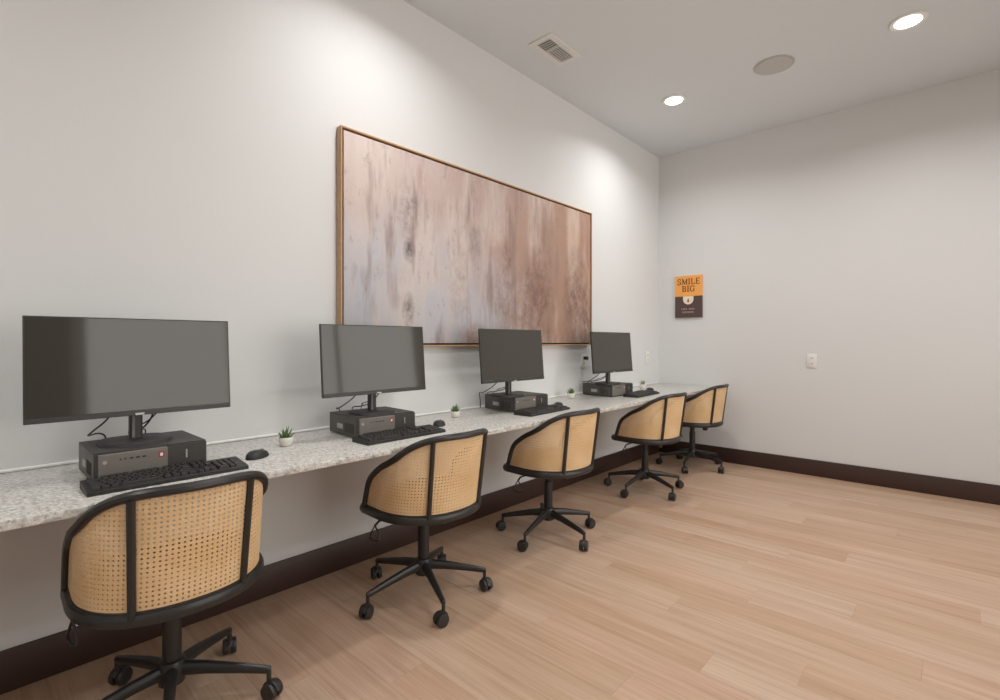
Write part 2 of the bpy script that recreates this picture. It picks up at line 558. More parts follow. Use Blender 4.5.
for i in range(5):
    xx = -VL / 2 + (i + 0.5) * (VL / 2 - 0.032) / 5
    MB().box(xx - 0.0025, xx + 0.0025, -VW / 2, VW / 2, -0.0066, -0.0018).build('slat', 'vent', vt, smooth=False)

# ---------------------------------------------------------------- worktop
DY = 1.664
tag(MB().box(RX + 0.9, WX - 0.001, DY, WY - 0.0005, DESK - 0.024, DESK, 0.003).build('countertop', 'granite'),
    'long grey speckled granite worktop fixed along the wall', 'worktop')
struct(MB().box(RX + 0.9, WX - 0.002, WY - 0.011, WY - 0.0002, DESK + 0.0003, DESK + 0.011, 0.004).build('trim_1', 'caulk'), 'white caulk bead between granite and wall')

# ---------------------------------------------------------------- wall picture
PX0, PX1, PZ0, PZ1 = 1.276, 3.572, 1.115, 2.214
pt = thing('framed_painting', 'large abstract painting in pink, grey and rust with thin oak frame', 'painting', (PX0, WY, PZ0))
pw, ph = PX1 - PX0, PZ1 - PZ0
FD = 0.044      # frame depth off the wall
for (a, b, z0, z1) in ((0, pw, 0, 0.008), (0, pw, ph - 0.008, ph), (0, 0.008, 0.008, ph - 0.008), (pw - 0.008, pw, 0.008, ph - 0.008)):
    MB().box(a, b, -FD, -0.004, z0, z1, 0.001, 1).build('frame_bar', 'oak', pt)
MB().box(0.008, pw - 0.008, -0.018, -0.006, 0.008, ph - 0.008).build('backing', 'gap', pt, smooth=False)
MB().box(0, pw - 0.036, -0.039, -0.018, 0, ph - 0.036, 0.002).build('canvas', 'paint', pt, (0.018, 0, 0.018))

# ---------------------------------------------------------------- poster on the far wall
po = thing('wall_poster', 'small orange and brown poster reading SMILE BIG on grey wall', 'poster', (WX, 1.969, 1.384), -PI / 2)
# local: x to the right as one looks at it, y into the wall, z up
HW, HH, PT = 0.135, 0.416, 0.02
SPL = 0.212
MB().box(-HW, HW, -PT, -0.001, 0, SPL, 0.001, 1).build('lower_panel', 'brown', po)
MB().box(-HW, HW, -PT, -0.001, SPL, HH, 0.001, 1).build('upper_panel', 'orange', po)
cup = [(-0.052, SPL - 0.001)] + [(0.052 * math.cos(a), SPL - 0.030 + 0.052 * math.sin(a)) for a in [PI + PI * i / 16 for i in range(17)]] + [(0.052, SPL - 0.001)]
flip = Matrix(((1, 0, 0, 0), (0, 0, 1, 0), (0, 1, 0, 0), (0, 0, 0, 1)))
def flat(mb, outline, y0, y1):
    mb.prism(outline, y0, y1, mat=flip)
    return mb
flat(MB(), cup, -PT - 0.001, -PT - 0.0001).build('tongue_shape', 'cream', po, smooth=False)
drop = [(0, SPL - 0.020)] + [(0.011 * math.cos(a), SPL - 0.048 + 0.013 * math.sin(a)) for a in [math.radians(30 - i * 20) for i in range(13)]]
flat(MB(), drop, -PT - 0.0018, -PT - 0.001).build('drop_mark', 'ink', po, smooth=False)
flat(MB(), [(0.005 * math.cos(a), SPL - 0.046 + 0.007 * math.sin(a)) for a in [2 * PI * i / 10 for i in range(10)]], -PT - 0.0024, -PT - 0.0018).build('drop_core', 'orange', po, smooth=False)

def stroke(mb, pts, w, y0, y1):
    """thick polyline on the poster face, w = width or widths"""
    ws = w if isinstance(w, list) else [w] * len(pts)
    L, R = [], []
    for i, p in enumerate(pts):
        a = Vector(pts[max(0, i - 1)]); b = Vector(pts[min(len(pts) - 1, i + 1)])
        t = (b - a).normalized(); n = Vector((-t.y, t.x))
        L.append(Vector(p) + n * ws[i] / 2); R.append(Vector(p) - n * ws[i] / 2)
    for i in range(len(pts) - 1):
        flat(mb, [tuple(L[i]), tuple(L[i + 1]), tuple(R[i + 1]), tuple(R[i])], y0, y1)

def glyph(ch, x, z, w, h, y0, y1):
    """serif capital: thick stems, thin arms, slab serifs"""
    mb = MB()
    th, tn, se = 0.24 * w if ch not in 'I' else 0.45 * w, 0.012 * h / 0.06 * 0.5, 0.09 * h
    def seg(p, q, t):
        stroke(mb, [(x + p[0] * w, z + p[1] * h), (x + q[0] * w, z + q[1] * h)], t, y0, y1)
    def serif(cx, zz, hw):
        seg((cx - hw, zz), (cx + hw, zz), tn)
    def arc(cx, cz, rx, rz, a0, a1, t0, t1, n=10):
        pts = []; ws = []
        for i in range(n + 1):
            q = i / n; a = math.radians(a0 + (a1 - a0) * q)
            pts.append((x + (cx + rx * math.cos(a)) * w, z + (cz + rz * math.sin(a)) * h))
            ws.append(t0 + (t1 - t0) * abs(math.cos(a)))
        stroke(mb, pts, ws, y0, y1)
    if ch == 'I':
        seg((.5, 0), (.5, 1), th); serif(.5, .02, .5); serif(.5, .98, .5)
    elif ch == 'L':
        seg((.25, 0), (.25, 1), th); serif(.25, .98, .25); seg((.05, .02), (.95, .02), tn); seg((.93, 0), (.93, .28), tn)
    elif ch == 'E':
        seg((.25, 0), (.25, 1), th)
        for zz in (.02, .98):
            seg((.05, zz), (.93, zz), tn)
        seg((.25, .51), (.7, .51), tn); seg((.91, 0), (.91, .26), tn); seg((.91, .76), (.91, 1), tn); seg((.7, .4), (.7, .62), tn)
    elif ch == 'M':
        seg((.12, 0), (.12, 1), tn); seg((.86, 0), (.86, 1), th * .8); seg((.14, 1), (.5, .05), th * .8); seg((.5, .05), (.84, 1), tn)
        serif(.12, .02, .12); serif(.86, .02, .14); serif(.1, .98, .1); serif(.9, .98, .1)
    elif ch == 'S':
        arc(.5, .75, .34, .24, 20, 270, tn, th * .8); arc(.5, .25, .36, .26, 90, -160, tn, th)
        seg((.82, .7), (.82, .98), tn); seg((.14, .02), (.14, .32), tn)
    elif ch == 'B':
        seg((.25, 0), (.25, 1), th); seg((.05, .98), (.55, .98), tn); seg((.05, .02), (.58, .02), tn); seg((.25, .53), (.55, .53), tn)
        arc(.5, .755, .3, .225, 90, -90, tn, th); arc(.54, .275, .33, .255, 90, -90, tn, th)
    elif ch == 'G':
        arc(.52, .5, .42, .5, 40, 300, tn, th); seg((.82, .04), (.82, .42), th); serif(.82, .42, .17); seg((.86, .68), (.86, .96), tn)
    return mb
ly0, ly1 = -PT - 0.0012, -PT - 0.0001
for word, zz, lh, wid in (('SMILE', 0.330, 0.056, (.042, .056, .022, .040, .040)), ('BIG', 0.258, 0.056, (.044, .024, .048))):
    tot = sum(wid) + 0.006 * (len(wid) - 1)
    xx = -tot / 2
    for ch, gw in zip(word, wid):
        glyph(ch, xx, zz, gw, lh, ly0, ly1).build('letter', 'ink', po, smooth=False)
        xx += gw + 0.006
# two lines of print too small to read in the photograph
for zz, marks in ((0.078, (0, 1, 2, 3, 5, 6, 7, 8)), (0.046, (0.5, 1.5, 2.5, 3.5, 4.5, 5.5, 6.5, 7.5))):
    mb = MB()
    for q in marks:
        xa = -0.066 + q * 0.0148
        flat(mb, [(xa, zz), (xa + 0.0025, zz), (xa + 0.0025, zz + 0.014), (xa, zz + 0.014)], ly0, ly1)
        flat(mb, [(xa + 0.0025, zz + 0.0115), (xa + 0.009, zz + 0.0115), (xa + 0.009, zz + 0.014), (xa + 0.0025, zz + 0.014)], ly0, ly1)
        flat(mb, [(xa + 0.0025, zz), (xa + 0.009, zz), (xa + 0.009, zz + 0.0025), (xa + 0.0025, zz + 0.0025)], ly0, ly1)
    mb.build('small_print', 'pink', po, smooth=False)['kind'] = 'stuff'

# ---------------------------------------------------------------- wall sockets
def socket(loc, rz, label, plug=False):
    t = thing('wall_outlet', label, 'outlet', loc, rz, 'wall outlets')
    MB().box(-0.036, 0.036, -0.007, -0.0003, -0.059, 0.059, 0.002).build('cover_plate', 'white', t)
    for s in (-1, 1):
        f = MB().box(-0.017, 0.017, -0.0095, -0.007, s * 0.022 - 0.0145, s * 0.022 + 0.0145, 0.001, 1).build('receptacle', 'white', t)
        for dx in (-0.006, 0.006):
            MB().box(dx - 0.0014, dx + 0.0014, -0.0102, -0.0096, s * 0.022 - 0.004, s * 0.022 + 0.007).build('slot', 'duct', f, smooth=False)
    if plug:
        MB().box(-0.014, 0.014, -0.045, -0.0098, 0.008, 0.036, 0.004).build('plug', 'blackp', t)
    return t
socket((WX, 0.912, 0.979), -PI / 2, 'white double outlet plate alone on the wall with the poster')
socket((3.505, WY, 0.985), 0, 'white outlet with a black plug under the painting corner', True)
socket((4.66, WY, 0.985), 0, 'white outlet plate above the worktop close to the room corner')

# ---------------------------------------------------------------- cane swivel chair
HWD, BKD, SEN = 0.236, 0.242, 2.2     # half width, depth behind the column, squareness of the tub in plan
YO = 0.0                            # tub centre relative to the column
YE = 0.104                             # front end of the back rail
TILT, FLARE = 0.048, 0.0               # lean and spread of the top edge
ZB = 0.422
PLAN = []
for i in range(121):
    a = PI / 2 * (1 - (1 - i / 120) ** 1.0)
    PLAN.append((HWD * max(0, math.sin(a)) ** (2 / SEN), -BKD * max(0, math.cos(a)) ** (2 / SEN)))
PLAN += [(HWD, YE * i / 20) for i in range(1, 21)]
CUM = [0.0]
for p, q in zip(PLAN, PLAN[1:]):
    CUM.append(CUM[-1] + math.hypot(q[0] - p[0], q[1] - p[1]))
SEND = CUM[-1]
def plan(s):
    """point and outward normal; s = arc length from the middle of the back (negative = left)"""
    a = min(abs(s), SEND - 1e-6); sg = -1 if s < 0 else 1
    lo, hi = 0, len(CUM) - 1
    while hi - lo > 1:
        m = (lo + hi) // 2
        if CUM[m] <= a:
            lo = m
        else:
            hi = m
    t = (a - CUM[lo]) / (CUM[hi] - CUM[lo])
    p, q = PLAN[lo], PLAN[hi]
    d = Vector((q[0] - p[0], q[1] - p[1])).normalized()
    return (sg * (p[0] + (q[0] - p[0]) * t), p[1] + (q[1] - p[1]) * t), (sg * d.y, -d.x)
def s_of_angle(deg):
    best = min(range(len(PLAN)), key=lambda k: abs(math.degrees(math.atan2(PLAN[k][0], -PLAN[k][1])) - deg))
    return CUM[best]
# height of the rail's upper edge round the tub (angle from the middle of the back)
ZP = [(s_of_angle(a), z) for a, z in ((0, .769), (16, .769), (30, .765), (42, .753), (52, .735), (60, .713), (66, .693), (72, .674), (79, .656),
                                      (90, .632), (100, .602), (107, .572), (111, .535))] + [(SEND - 0.003, .46), (SEND, .415)]
def zr(s):
    s = min(abs(s), SEND)
    for i in range(len(ZP) - 1):
        (a, za), (b, zb) = ZP[i], ZP[i + 1]
        if s <= b + 1e-9:
            p0 = ZP[max(0, i - 1)]; p3 = ZP[min(len(ZP) - 1, i + 2)]
            t = (s - a) / (b - a)
            m1 = (zb - p0[1]) / (b - p0[0]) * (b - a) if i > 0 else 0
            m2 = (p3[1] - za) / (p3[0] - a) * (b - a)
            t2, t3 = t * t, t * t * t
            return (2 * t3 - 3 * t2 + 1) * za + (t3 - 2 * t2 + t) * m1 + (-2 * t3 + 3 * t2) * zb + (t3 - t2) * m2
    return ZP[-1][1]
def shell(s, z, off=0.0):
    p, n = plan(s)
    q = max(0, (z - ZB) / 0.33)
    fl_ = FLARE * q + off
    return Vector((p[0] + n[0] * fl_, p[1] + n[1] * fl_ - TILT * q + YO, z))

def cane_mesh(s0, s1):
    p = 0.0132
    nx = max(1, round((s1 - s0) / p)); px = (s1 - s0) / nx
    mb = MB()
    th = 0.0016
    hr = 0.225
    z0 = ZB + 0.006
    for i in range(nx):
        for j in range(30):
            ca = s0 + (i + .5) * px; cz = z0 + (j + .5) * p
            if cz > zr(ca) - 0.010:
                break
            outer = [(-.5, -.5), (0, -.5), (.5, -.5), (.5, 0), (.5, .5), (0, .5), (-.5, .5), (-.5, 0)]
            inner = [(hr * math.cos(math.radians(a)), hr * math.sin(math.radians(a))) for a in (225, 270, 315, 0, 45, 90, 135, 180)]
            vs = []
            for off in (th / 2, -th / 2):
                for (a, b) in outer + inner:
                    vs.append(shell(ca + a * px, cz + b * p, off))
            fs = []
            for k in range(8):
                n = (k + 1) % 8
                fs.append((k, n, 8 + n, 8 + k))
                fs.append((16 + k, 24 + k, 24 + n, 16 + n))
                fs.append((8 + k, 8 + n, 24 + n, 24 + k))
            mb.add(vs, fs)
    me = bpy.data.meshes.new('cane_panel')
    me.from_pydata([tuple(v) for v in mb.v], [], mb.f)
    me.materials.append(M['cane'])
    return me

def make_chair(label, star):
    t = thing('swivel_chair', label, 'chair', (0, 0, 0), 0, 'cane-backed swivel chairs along the worktop')
    # closed seat ring: sides and back follow the tub, front is a shallow curve
    def ring(off=0.0):
        pts = []
        n = 40
        for i in range(n + 1):
            s = -SEND + 2 * SEND * i / n
            (px_, py_), (nx_, ny_) = plan(s)
            pts.append((px_ + nx_ * off, py_ + ny_ * off + YO))
        a = HWD + off
        for i in range(1, 16):
            an = PI * i / 16
            pts.append((a * (abs(math.cos(an)) ** 0.8) * (1 if math.cos(an) > 0 else -1), YE + YO + 0.065 * (math.sin(an) ** 0.7) + off * math.sin(an)))
        return pts
    rp = ring(0.004)
    # seat ring as a band, 34 mm tall with rounded section
    MB().tube([(a, b, 0.415) for a, b in rp], 0.0125, 10, True, (1.45, 1.0)).build('seat_ring', 'rail', t)
    # seat pan and cushion
    MB().prism(ring(-0.006), 0.401, 0.419).build('seat_pan', 'black', t)
    cu = MB()
    levels = [(-0.024, .420), (-0.014, .429), (-0.012, .455), (-0.020, .471), (-0.045, .481), (-0.10, .487)]
    n = len(rp)
    vs = []
    for off, z in levels:
        f = (HWD + off) / HWD
        vs += [(a * f, (b - 0.02) * f + 0.02, z) for a, b in ring(0)]
    fs = [tuple(range(n - 1, -1, -1)), tuple((len(levels) - 1) * n + j for j in range(n))]
    for i in range(len(levels) - 1):
        fs += [(i * n + j, i * n + (j + 1) % n, (i + 1) * n + (j + 1) % n, (i + 1) * n + j) for j in range(n)]
    cu.add(vs, fs)
    cu.build('seat_cushion', 'cushion', t)
    # back rail hoop
    N = 72
    rail = []
    for i in range(N + 1):
        s = -SEND * math.cos(PI * i / N)          # denser at the ends
        rail.append(shell(s, zr(s) - 0.013, 0.002))
    MB().tube(rail, 0.0135, 10).build('back_rail', 'rail', t)
    SP = s_of_angle(32)
    # two uprights on the outside of the cane
    for sg in (-1, 1):
        pts = []
        for i in range(7):
            q = i / 6
            s = sg * (SP + 0.010 * q)
            pts.append(shell(s, 0.419 + (zr(s) - 0.02 - 0.419) * q, 0.007))
        MB().tube(pts, 0.0102, 8).build('upright', 'rail', t)
    # cane in three panels
    b0 = SP + 0.005
    for a, b in ((-SEND + 0.004, -b0), (-b0, b0), (b0, SEND - 0.004)):
        put('cane_panel', cane_mesh(a, b), t)
    # dark binding strip along the foot of the cane
    MB().tube([shell(-SEND + 2 * SEND * i / 40, ZB + 0.012, 0.001) for i in range(41)], 0.0045, 6).build('cane_binding', 'rail', t)
    # mechanism, knob, lever
    MB().box(-0.075, 0.075, -0.08, 0.09, 0.372, 0.4005, 0.006).build('swivel_plate', 'black', t)
    MB().lathe([(0.018, -0.024), (0.022, -0.02), (0.022, 0.02), (0.014, 0.026)], 16).build('tension_knob', 'blackp', t, (0.03, -0.105, 0.365))
    lv = MB().tube([(-0.07, 0.03, 0.379), (-0.15, 0.03, 0.377), (-0.212, 0.03, 0.374), (-0.232, 0.03, 0.360)], 0.005, 8).build('height_lever', 'black', t)
    loop = [(-0.232, 0.03, 0.361), (-0.224, 0.008, 0.325), (-0.227, 0.000, 0.303), (-0.234, 0.028, 0.295), (-0.240, 0.058, 0.303), (-0.238, 0.050, 0.325)]
    MB().tube(loop, 0.004, 8, True).build('lever_loop', 'black', lv)
    # gas lift
    MB().lathe([(0.0255, 0.150), (0.0255, 0.318), (0.021, 0.322), (0.021, 0.373)], 20).build('gas_column', 'black', t)
    MB().lathe([(0.026, 0.088), (0.036, 0.094), (0.038, 0.150), (0.033, 0.162), (0.0262, 0.166)], 24).build('base_hub', 'black', t)
    R = 0.278
    leg = MB().tube([(0.030, 0, 0.132), (0.10, 0, 0.124), (0.20, 0, 0.106), (R - 0.012, 0, 0.092), (R, 0, 0.090), (R + 0.006, 0, 0.089)],
                    [0.0195, 0.017, 0.0135, 0.0112, 0.0105, 0.007], 10, False, (1.15, 0.95)).mesh('leg', 'black')
    cs = MB()
    cs.tube([(0, 0, 0.087), (0, 0, 0.052)], 0.0075, 10)
    for s in (-1, 1):
        mt = Matrix.Translation((0.012, 0, 0.0275)) @ Matrix.Rotation(PI / 2, 4, 'X') @ Matrix.Translation((0, 0, s * 0.0135))
        cs.lathe([(0.018, -0.0095), (0.0255, -0.008), (0.0275, -0.003), (0.0275, 0.003), (0.0255, 0.008), (0.018, 0.0095)], 20, mat=mt)
    # hood over the twin wheels
    hood = [(0.012 + 0.0295 * math.cos(a), 0, 0.0275 + 0.0295 * math.sin(a)) for a in [math.radians(10 + 15 * i) for i in range(11)]]
    cs.tube(hood, 0.004, 6, False, (1, 2.6))
    caster = cs.mesh('caster', 'wheel')
    crng = random.Random(len(label))
    for k in range(5):
        a = math.radians(star + 72 * k)
        L = put('leg', leg, t, (0, 0, 0), (0, 0, a))
        put('caster', caster, L, (R, 0, 0.0), (0, 0, crng.uniform(-1.6, 1.6)))
    return t

CH = [((0.444, 1.784), -2.0, 37, 'cane-backed swivel chair farthest from the poster wall, fifth from it'),
      ((1.425, 1.782), -2.0, 176, 'fourth cane-backed swivel chair from the wall with the poster'),
      ((2.360, 1.782), -2.0, 118, 'third cane-backed swivel chair from the wall with the poster'),
      ((3.576, 1.771), -4.0, 106, 'second cane-backed swivel chair from the wall with the poster'),
      ((4.540, 1.784), 0.0, 188, 'cane-backed swivel chair in the corner, with no computer before it')]
proto = make_chair(CH[0][3], 0)
for i, ((x, y), rot, star, lab) in enumerate(CH):
    r = math.radians(rot)
    o = proto if i == 0 else dup(proto, (x, y, 0), r, lab)
    o.location = (x, y, 0); o.rotation_euler = (0, 0, r)
    k = 0
    for ch in o.children:
        if ch.name.split('.')[0] == 'leg':
            ch.rotation_euler = (0, 0, math.radians(star + 72 * k) - r)
            k += 1

# ---------------------------------------------------------------- computers
def rounded(w, d, r, n=5):
    out = []
    for cx, cy, a0 in ((w - r, d - r, 0), (-w + r, d - r, 90), (-w + r, -d + r, 180), (w - r, -d + r, 270)):
        for i in range(n + 1):
            a = math.radians(a0 + 90 * i / n)
            out.append((cx + r * math.cos(a), cy + r * math.sin(a)))
    return out

PCW, PCD, PCH = 0.300, 0.268, 0.094
def make_pc(label):
    t = thing('desktop_computer', label, 'computer', (0, 0, DESK), 0, 'small desktop computers lying under the monitors')
    # origin: middle of the front face on the worktop
    MB().box(-PCW / 2, PCW / 2, 0.006, PCD, 0.004, PCH - 0.003, 0.002).build('case', 'pcbody', t)
    MB().box(-PCW / 2 - 0.0005, PCW / 2 + 0.0005, 0.004, PCD, PCH - 0.003, PCH, 0.0012, 1).build('lid', 'pctop', t)
    for sx in (-1, 1):
        for yy in (0.03, PCD - 0.03):
            MB().lathe([(0.009, 0.0), (0.010, 0.0045)], 12).build('rubber_foot', 'blackp', t, (sx * (PCW / 2 - 0.03), yy, 0))
    MB().box(-PCW / 2 + 0.010, 0.038, -0.004, 0.006, 0.008, PCH - 0.006, 0.0015, 1).build('front_panel', 'pcpanel', t)
    MB().box(-PCW / 2, -PCW / 2 + 0.010, -0.003, 0.006, 0.004, PCH - 0.003, 0.001, 1).build('front_edge', 'pctop', t)
    g = MB().box(0.038, PCW / 2, -0.001, 0.006, 0.006, PCH - 0.004).build('grille', 'pcdark', t, smooth=False)
    # slanting ribs of the grille
    gw, gh = PCW / 2 - 0.038, PCH - 0.012
    rb = MB()
    for i in range(-10, 16):
        u0 = i * 0.0085
        pts = []
        for q in (0, 1):
            pts.append((u0 + q * gh * 0.9, q * gh))
        (ua, va), (ub, vb) = pts
        # clip to the grille rectangle
        if ub <= 0 or ua >= gw:
            continue
        if ua < 0:
            va += (0 - ua) / 0.9; ua = 0
        if ub > gw:
            vb -= (ub - gw) / 0.9; ub = gw
        if vb - va < 0.004:
            continue
        w2 = 0.0016
        xa, xb, za, zb = 0.038 + ua, 0.038 + ub, 0.008 + va, 0.008 + vb
        vs = [(xa - w2, -0.003, za), (xa + w2, -0.003, za), (xb + w2, -0.003, zb), (xb - w2, -0.003, zb)]
        vs += [(p[0], -0.001, p[2]) for p in vs]
        rb.add(vs, [(0, 1, 2, 3), (4, 7, 6, 5), (0, 4, 5, 1), (1, 5, 6, 2), (2, 6, 7, 3), (3, 7, 4, 0)])
    rb.build('grille_ribs', 'pcbody', t, smooth=False)
    MB().box(0.088, 0.093, -0.0055, -0.001, 0.044, 0.072, 0.001, 1).build('release_latch', 'silver', t)
    MB().lathe([(0.0055, 0), (0.005, 0.0015)], 14, mat=Matrix.Rotation(PI / 2, 4, 'X')).build('power_button', 'silver', t, (-PCW / 2 + 0.026, -0.004, 0.064))
    for q, (dx, w) in enumerate(((0.064, 0.004), (0.076, 0.004), (0.092, 0.008), (0.108, 0.010), (0.124, 0.010))):
        MB().box(-PCW / 2 + dx - w / 2, -PCW / 2 + dx + w / 2, -0.0047, -0.0039, 0.0665, 0.0705).build('port', 'duct', t, smooth=False)
    r_ = MB().box(0.012, 0.028, -0.0047, -0.0039, 0.058, 0.076).build('sticker', 'red', t, smooth=False)
    MB().box(0.016, 0.024, -0.0052, -0.0048, 0.062, 0.072).build('sticker_mark', 'white', r_, smooth=False)
    # left flank: vent slits and a pale label
    fl2 = MB()
    for i in range(9):
        y0 = 0.03 + i * 0.010
        fl2.box(-PCW / 2 - 0.0006, -PCW / 2 + 0.0005, y0, y0 + 0.003, 0.02, 0.062)
    fl2.build('vent_slits', 'duct', t, smooth=False)
    MB().box(-PCW / 2 - 0.0006, -PCW / 2 + 0.0004, 0.135, 0.19, 0.030, 0.052).build('spec_label', 'label', t, smooth=False)
    return t

def make_monitor(label):
    t = thing('monitor', label, 'monitor', (0, 0, DESK + PCH), 0, 'flat monitors standing on the desktop computers')
    # origin: centre of the foot, on the computer lid
    foot = rounded(0.100, 0.080, 0.055, 6)
    MB().prism(foot, 0.0, 0.010, 0.03).prism([(a * 0.97, b * 0.97) for a, b in foot], 0.010, 0.013, 0.10).build('foot', 'blackp', t)
    nk = MB().prism(rounded(0.0185, 0.015, 0.010), 0.013, 0.24).build('neck', 'housing', t)
    MB().box(-0.0125, -0.0045, -0.0158, -0.0145, 0.016, 0.10).build('neck_groove', 'pcpanel', nk, smooth=False)
    tilt = -math.radians(4.5)
    w, h = 0.275, 0.158
    zc = 0.251
    loc = (0, -0.040, zc); rot = (tilt, 0, 0)
    hs = MB()
    hs.box(-w, w, -0.006, 0.006, -h, h, 0.0015, 2)
    hs.build('bezel', 'housing', t, loc, rot)
    MB().prism([(-0.17, -0.10), (0.17, -0.10), (0.17, 0.11), (-0.17, 0.11)], 0, 0.022, 0.16, mat=Matrix.Translation((0, 0.006, 0)) @ flip).build('back_shell', 'housing', t, loc, rot)
    sc = MB().box(-w + 0.004, w - 0.004, -0.0066, -0.0058, -h + 0.017, h - 0.004).build('screen', 'screen', t, loc, rot, smooth=False)
    ch = MB().box(-w + 0.001, w - 0.001, -0.0082, -0.0055, -h, -h + 0.0165, 0.001, 1).build('chin', 'housing', t, loc, rot)
    MB().box(-0.012, 0.012, -0.0092, -0.0080, -h + 0.001, -h + 0.0075).build('badge', 'silver', ch, smooth=False)
    bt = MB()
    for i in range(5):
        bt.box(w - 0.072 + i * 0.014, w - 0.064 + i * 0.014, -0.0090, -0.0080, -h + 0.005, -h + 0.0075)
    bt.build('buttons', 'blackp', ch, smooth=False)
    # leads hanging from the back
    def lead(pts, r=0.0028):
        P = [Vector(p) for p in pts]
        out = []
        for i in range(len(P) - 1):
            p0 = P[max(0, i - 1)]; p1 = P[i]; p2 = P[i + 1]; p3 = P[min(len(P) - 1, i + 2)]
            for k in range(6):
                q = k / 6
                out.append(0.5 * ((2 * p1) + (p2 - p0) * q + (2 * p0 - 5 * p1 + 4 * p2 - p3) * q * q + (3 * p1 - p0 - 3 * p2 + p3) * q ** 3))
        out.append(P[-1])
        MB().tube(out, r, 7).build('cable', 'blackp', t)
    lead([(-0.045, 0.004, 0.16), (-0.065, 0.035, 0.085), (-0.10, 0.085, 0.036), (-0.105, 0.13, 0.017), (-0.075, 0.180, 0.014), (-0.05, 0.206, 0.000), (-0.04, 0.209, -0.045), (-0.04, 0.209, -0.088)])
    lead([(0.045, 0.004, 0.16), (0.055, 0.03, 0.085), (0.040, 0.075, 0.036), (0.025, 0.14, 0.016), (0.02, 0.203, 0.004), (0.03, 0.209, -0.04), (0.03, 0.209, -0.088)])
    lead([(0.085, 0.004, 0.16), (0.075, 0.03, 0.10), (0.045, 0.06, 0.055), (0.01, 0.10, 0.034), (0.05, 0.15, 0.017), (0.07, 0.203, 0.004), (0.07, 0.209, -0.04), (0.07, 0.209, -0.088)], 0.0024)
    return t

KW, KD = 0.211, 0.061
def make_keyboard(label):
    t = thing('keyboard', label, 'keyboard', (0, 0, DESK), 0, 'black keyboards on the worktop')
    # origin: middle of the plan; slightly raised at the back
    prof = [(-KD, 0.0), (-KD, 0.010), (-KD + 0.006, 0.013), (KD - 0.004, 0.024), (KD, 0.021), (KD, 0.0)]
    mb = MB()
    n = len(prof)
    vs = [(-KW, a, b) for a, b in prof] + [(KW, a, b) for a, b in prof]
    mb.add(vs, [tuple(range(n)), tuple(range(2 * n - 1, n - 1, -1))] + [(i, n + i, n + (i + 1) % n, (i + 1) % n) for i in range(n)])
    mb.build('body', 'blackp', t, smooth=False)
    ky = MB()
    pit = 0.0172
    sl = math.atan2(0.011, 2 * KD - 0.010)
    def key(x, y, w=1.0, d=1.0):
        zb = 0.013 + (y + KD - 0.006) * math.tan(sl) - 0.001
        hw, hd = pit * w / 2 - 0.0012, pit * d / 2 - 0.0012
        m = Matrix.Translation((x, y, zb)) @ Matrix.Rotation(sl, 4, 'X')
        ky.prism([(-hw, -hd), (hw, -hd), (hw, hd), (-hw, hd)], 0, 0.0085, 0.16, mat=m)
    x0 = -KW + 0.011
    def run(y, widths, start=x0):
        x = start
        for w in widths:
            if w > 0:
                key(x + w * pit / 2, y, w)
            x += abs(w) * pit
    ys = [-KD + 0.015 + i * pit for i in range(5)]
    run(ys[0], [1.25, 1.25, 1.25, 6.25, 1.25, 1.25, 1.25, 1.25])
    run(ys[1], [2.25] + [1] * 10 + [2.75])
    run(ys[2], [1.75] + [1] * 11 + [2.25])
    run(ys[3], [1.5] + [1] * 12 + [1.5])
    run(ys[4], [1] * 13 + [2])
    fy = ys[4] + pit * 1.25
    run(fy, [1, -1] + [1] * 4 + [-.5] + [1] * 4 + [-.5] + [1] * 4)
    nx = x0 + 15.35 * pit
    for y in (fy, ys[4], ys[3]):
        run(y, [1] * 3, nx)
    key(nx + 1.5 * pit, ys[1]); run(ys[0], [1] * 3, nx)
    px_ = nx + 3.35 * pit
    for i in range(1, 4):
        run(ys[i], [1] * 3, px_)
    run(ys[4], [1] * 4, px_); run(ys[0], [2, 1], px_)
    key(px_ + 3.5 * pit, ys[2] + pit / 2, 1, 2); key(px_ + 3.5 * pit, ys[0] + pit / 2, 1, 2)
    o = ky.build('keys', 'key', t, smooth=False)
    o['kind'] = 'stuff'
    return t

def make_mouse(label):
    t = thing('mouse', label, 'mouse', (0, 0, DESK), 0, 'black mice on the worktop')
    bm = MB()
    lev = 7; n = 24
    vs = []
    for i in range(lev + 1):
        q = i / lev
        f = math.cos(q * PI / 2) ** 0.55
        z = 0.027 * math.sin(q * PI / 2)
        for j in range(n):
            a = 2 * PI * j / n
            xx = 0.031 * f * math.cos(a); yy = 0.055 * f * math.sin(a)
            xx *= 1 - 0.12 * math.sin(a)
            vs.append((xx, yy - 0.006 * q, z * (1 - 0.12 * (yy / 0.055) - 0.12 * (yy / 0.055) ** 2) + 0.0))
    fs = [tuple(range(n - 1, -1, -1)), tuple(lev * n + j for j in range(n))]
    for i in range(lev):
        fs += [(i * n + j, i * n + (j + 1) % n, (i + 1) * n + (j + 1) % n, (i + 1) * n + j) for j in range(n)]
    bm.add(vs, fs)
    bm.build('shell', 'blackp', t)
    MB().lathe([(0.004, -0.003), (0.0072, -0.0022), (0.0072, 0.0022), (0.004, 0.003)], 16, mat=Matrix.Rotation(PI / 2, 4, 'Y')).build('scroll_wheel', 'pcpanel', t, (0, 0.026, 0.0190))
    seam = []
    for i in range(9):
        q = 0.93 - 0.055 * i
        f = math.cos(q * PI / 2) ** 0.55
        yy = 0.055 * f
        seam.append((0, yy - 0.006 * q, 0.027 * math.sin(q * PI / 2) * (1 - 0.12 * (yy / 0.055) - 0.12 * (yy / 0.055) ** 2)))
    MB().tube(seam, 0.0008, 6).build('button_seam', 'duct', t)
    return t

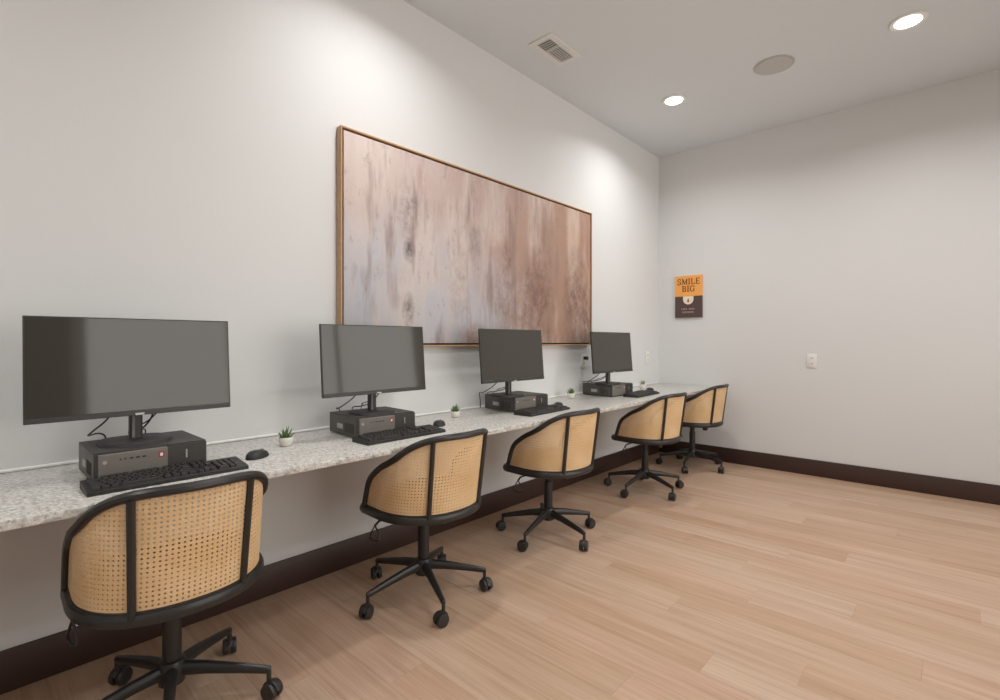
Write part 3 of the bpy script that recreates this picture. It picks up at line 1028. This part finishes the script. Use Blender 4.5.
ORD = ['fourth', 'third', 'second', 'nearest']
pcs = [((0.418, 1.880), 0), ((1.324, 1.918), -3.5), ((2.405, 1.947), -5), ((3.550, 1.950), -4)]
mons = [((0.398, 2.020), 0), ((1.310, 2.022), 0), ((2.285, 2.032), -2), ((3.475, 2.035), -3)]
kbs = [((0.447, 1.814), 0), ((1.345, 1.840), 0.5), ((2.405, 1.855), 3), ((3.700, 1.858), 3)]
mice = [((0.748, 1.905), -55), ((1.662, 1.950), -50), ((2.695, 1.950), -50), ((4.100, 1.985), -50)]
def fromwall(kind, i):
    if i == 3:
        return kind + ' nearest to the wall with the poster'
    return ORD[i] + ' ' + kind + ' from the wall with the poster'
pc0 = make_pc(''); mo0 = make_monitor(''); kb0 = make_keyboard(''); ms0 = make_mouse('')
for src, spots, lab, z in ((pc0, pcs, 'black desktop computer lying flat', DESK), (mo0, mons, 'black flat monitor standing on a computer', DESK + PCH),
                           (kb0, kbs, 'black keyboard on the granite', DESK), (ms0, mice, 'black computer mouse', DESK)):
    for i, ((x, y), rot) in enumerate(spots):
        l_ = fromwall(lab, i)
        o = src if i == 0 else dup(src, (x, y, z), 0, l_)
        o['label'] = l_
        o.location = (x, y, z); o.rotation_euler = (0, 0, math.radians(rot))

# ---------------------------------------------------------------- small succulents
def succulent(x, y, label, leaf='leaf', seed=1, sc=1.0, nl=15):
    t = thing('potted_succulent', label, 'plant', (x, y, DESK), 0, 'little potted succulents on the worktop')
    MB().lathe([(0.017 * sc, 0), (0.021 * sc, 0.002), (0.0265 * sc, 0.016 * sc), (0.0285 * sc, 0.034 * sc), (0.0275 * sc, 0.036 * sc), (0.0255 * sc, 0.034 * sc), (0.0245 * sc, 0.029 * sc)], 24).build('pot', 'pot', t)
    MB().lathe([(0.0244 * sc, 0.0275 * sc), (0.0235 * sc, 0.030 * sc), (0.008 * sc, 0.032 * sc)], 16).build('soil', 'soil', t)
    r = random.Random(seed)
    for i in range(nl):
        a = i * 2.4 + r.uniform(-.2, .2)
        lean = 0.18 + 0.75 * (i / nl)
        L = (0.046 - 0.014 * (i / nl)) * sc * r.uniform(.85, 1.1)
        dr = Vector((math.cos(a) * math.sin(lean), math.sin(a) * math.sin(lean), math.cos(lean)))
        p = Vector((math.cos(a) * 0.009 * sc * (i / nl + .2), math.sin(a) * 0.009 * sc * (i / nl + .2), 0.029 * sc))
        MB().tube([p, p + dr * L * .3, p + dr * L * .65 + Vector((0, 0, L * .04)), p + dr * L + Vector((0, 0, L * .1))],
                  [0.0042 * sc, 0.0056 * sc, 0.0042 * sc, 0.0006], 6, False, (0.55, 1.0)).build('leaf', leaf, t)
    return t
succulent(0.908, 2.030, 'green succulent in white pot between the third and fourth monitors from the poster', 'leaf', 1)
succulent(1.903, 2.095, 'green succulent in white pot between the second and third monitors from the poster', 'leaf', 2, 0.95)
succulent(3.140, 2.155, 'green succulent in white pot between the two monitors closest to the poster', 'leaf', 3, 1.05)
succulent(4.235, 2.120, 'pale faded little plant in white pot behind a mouse', 'paleleaf', 4, 1.1, 9)
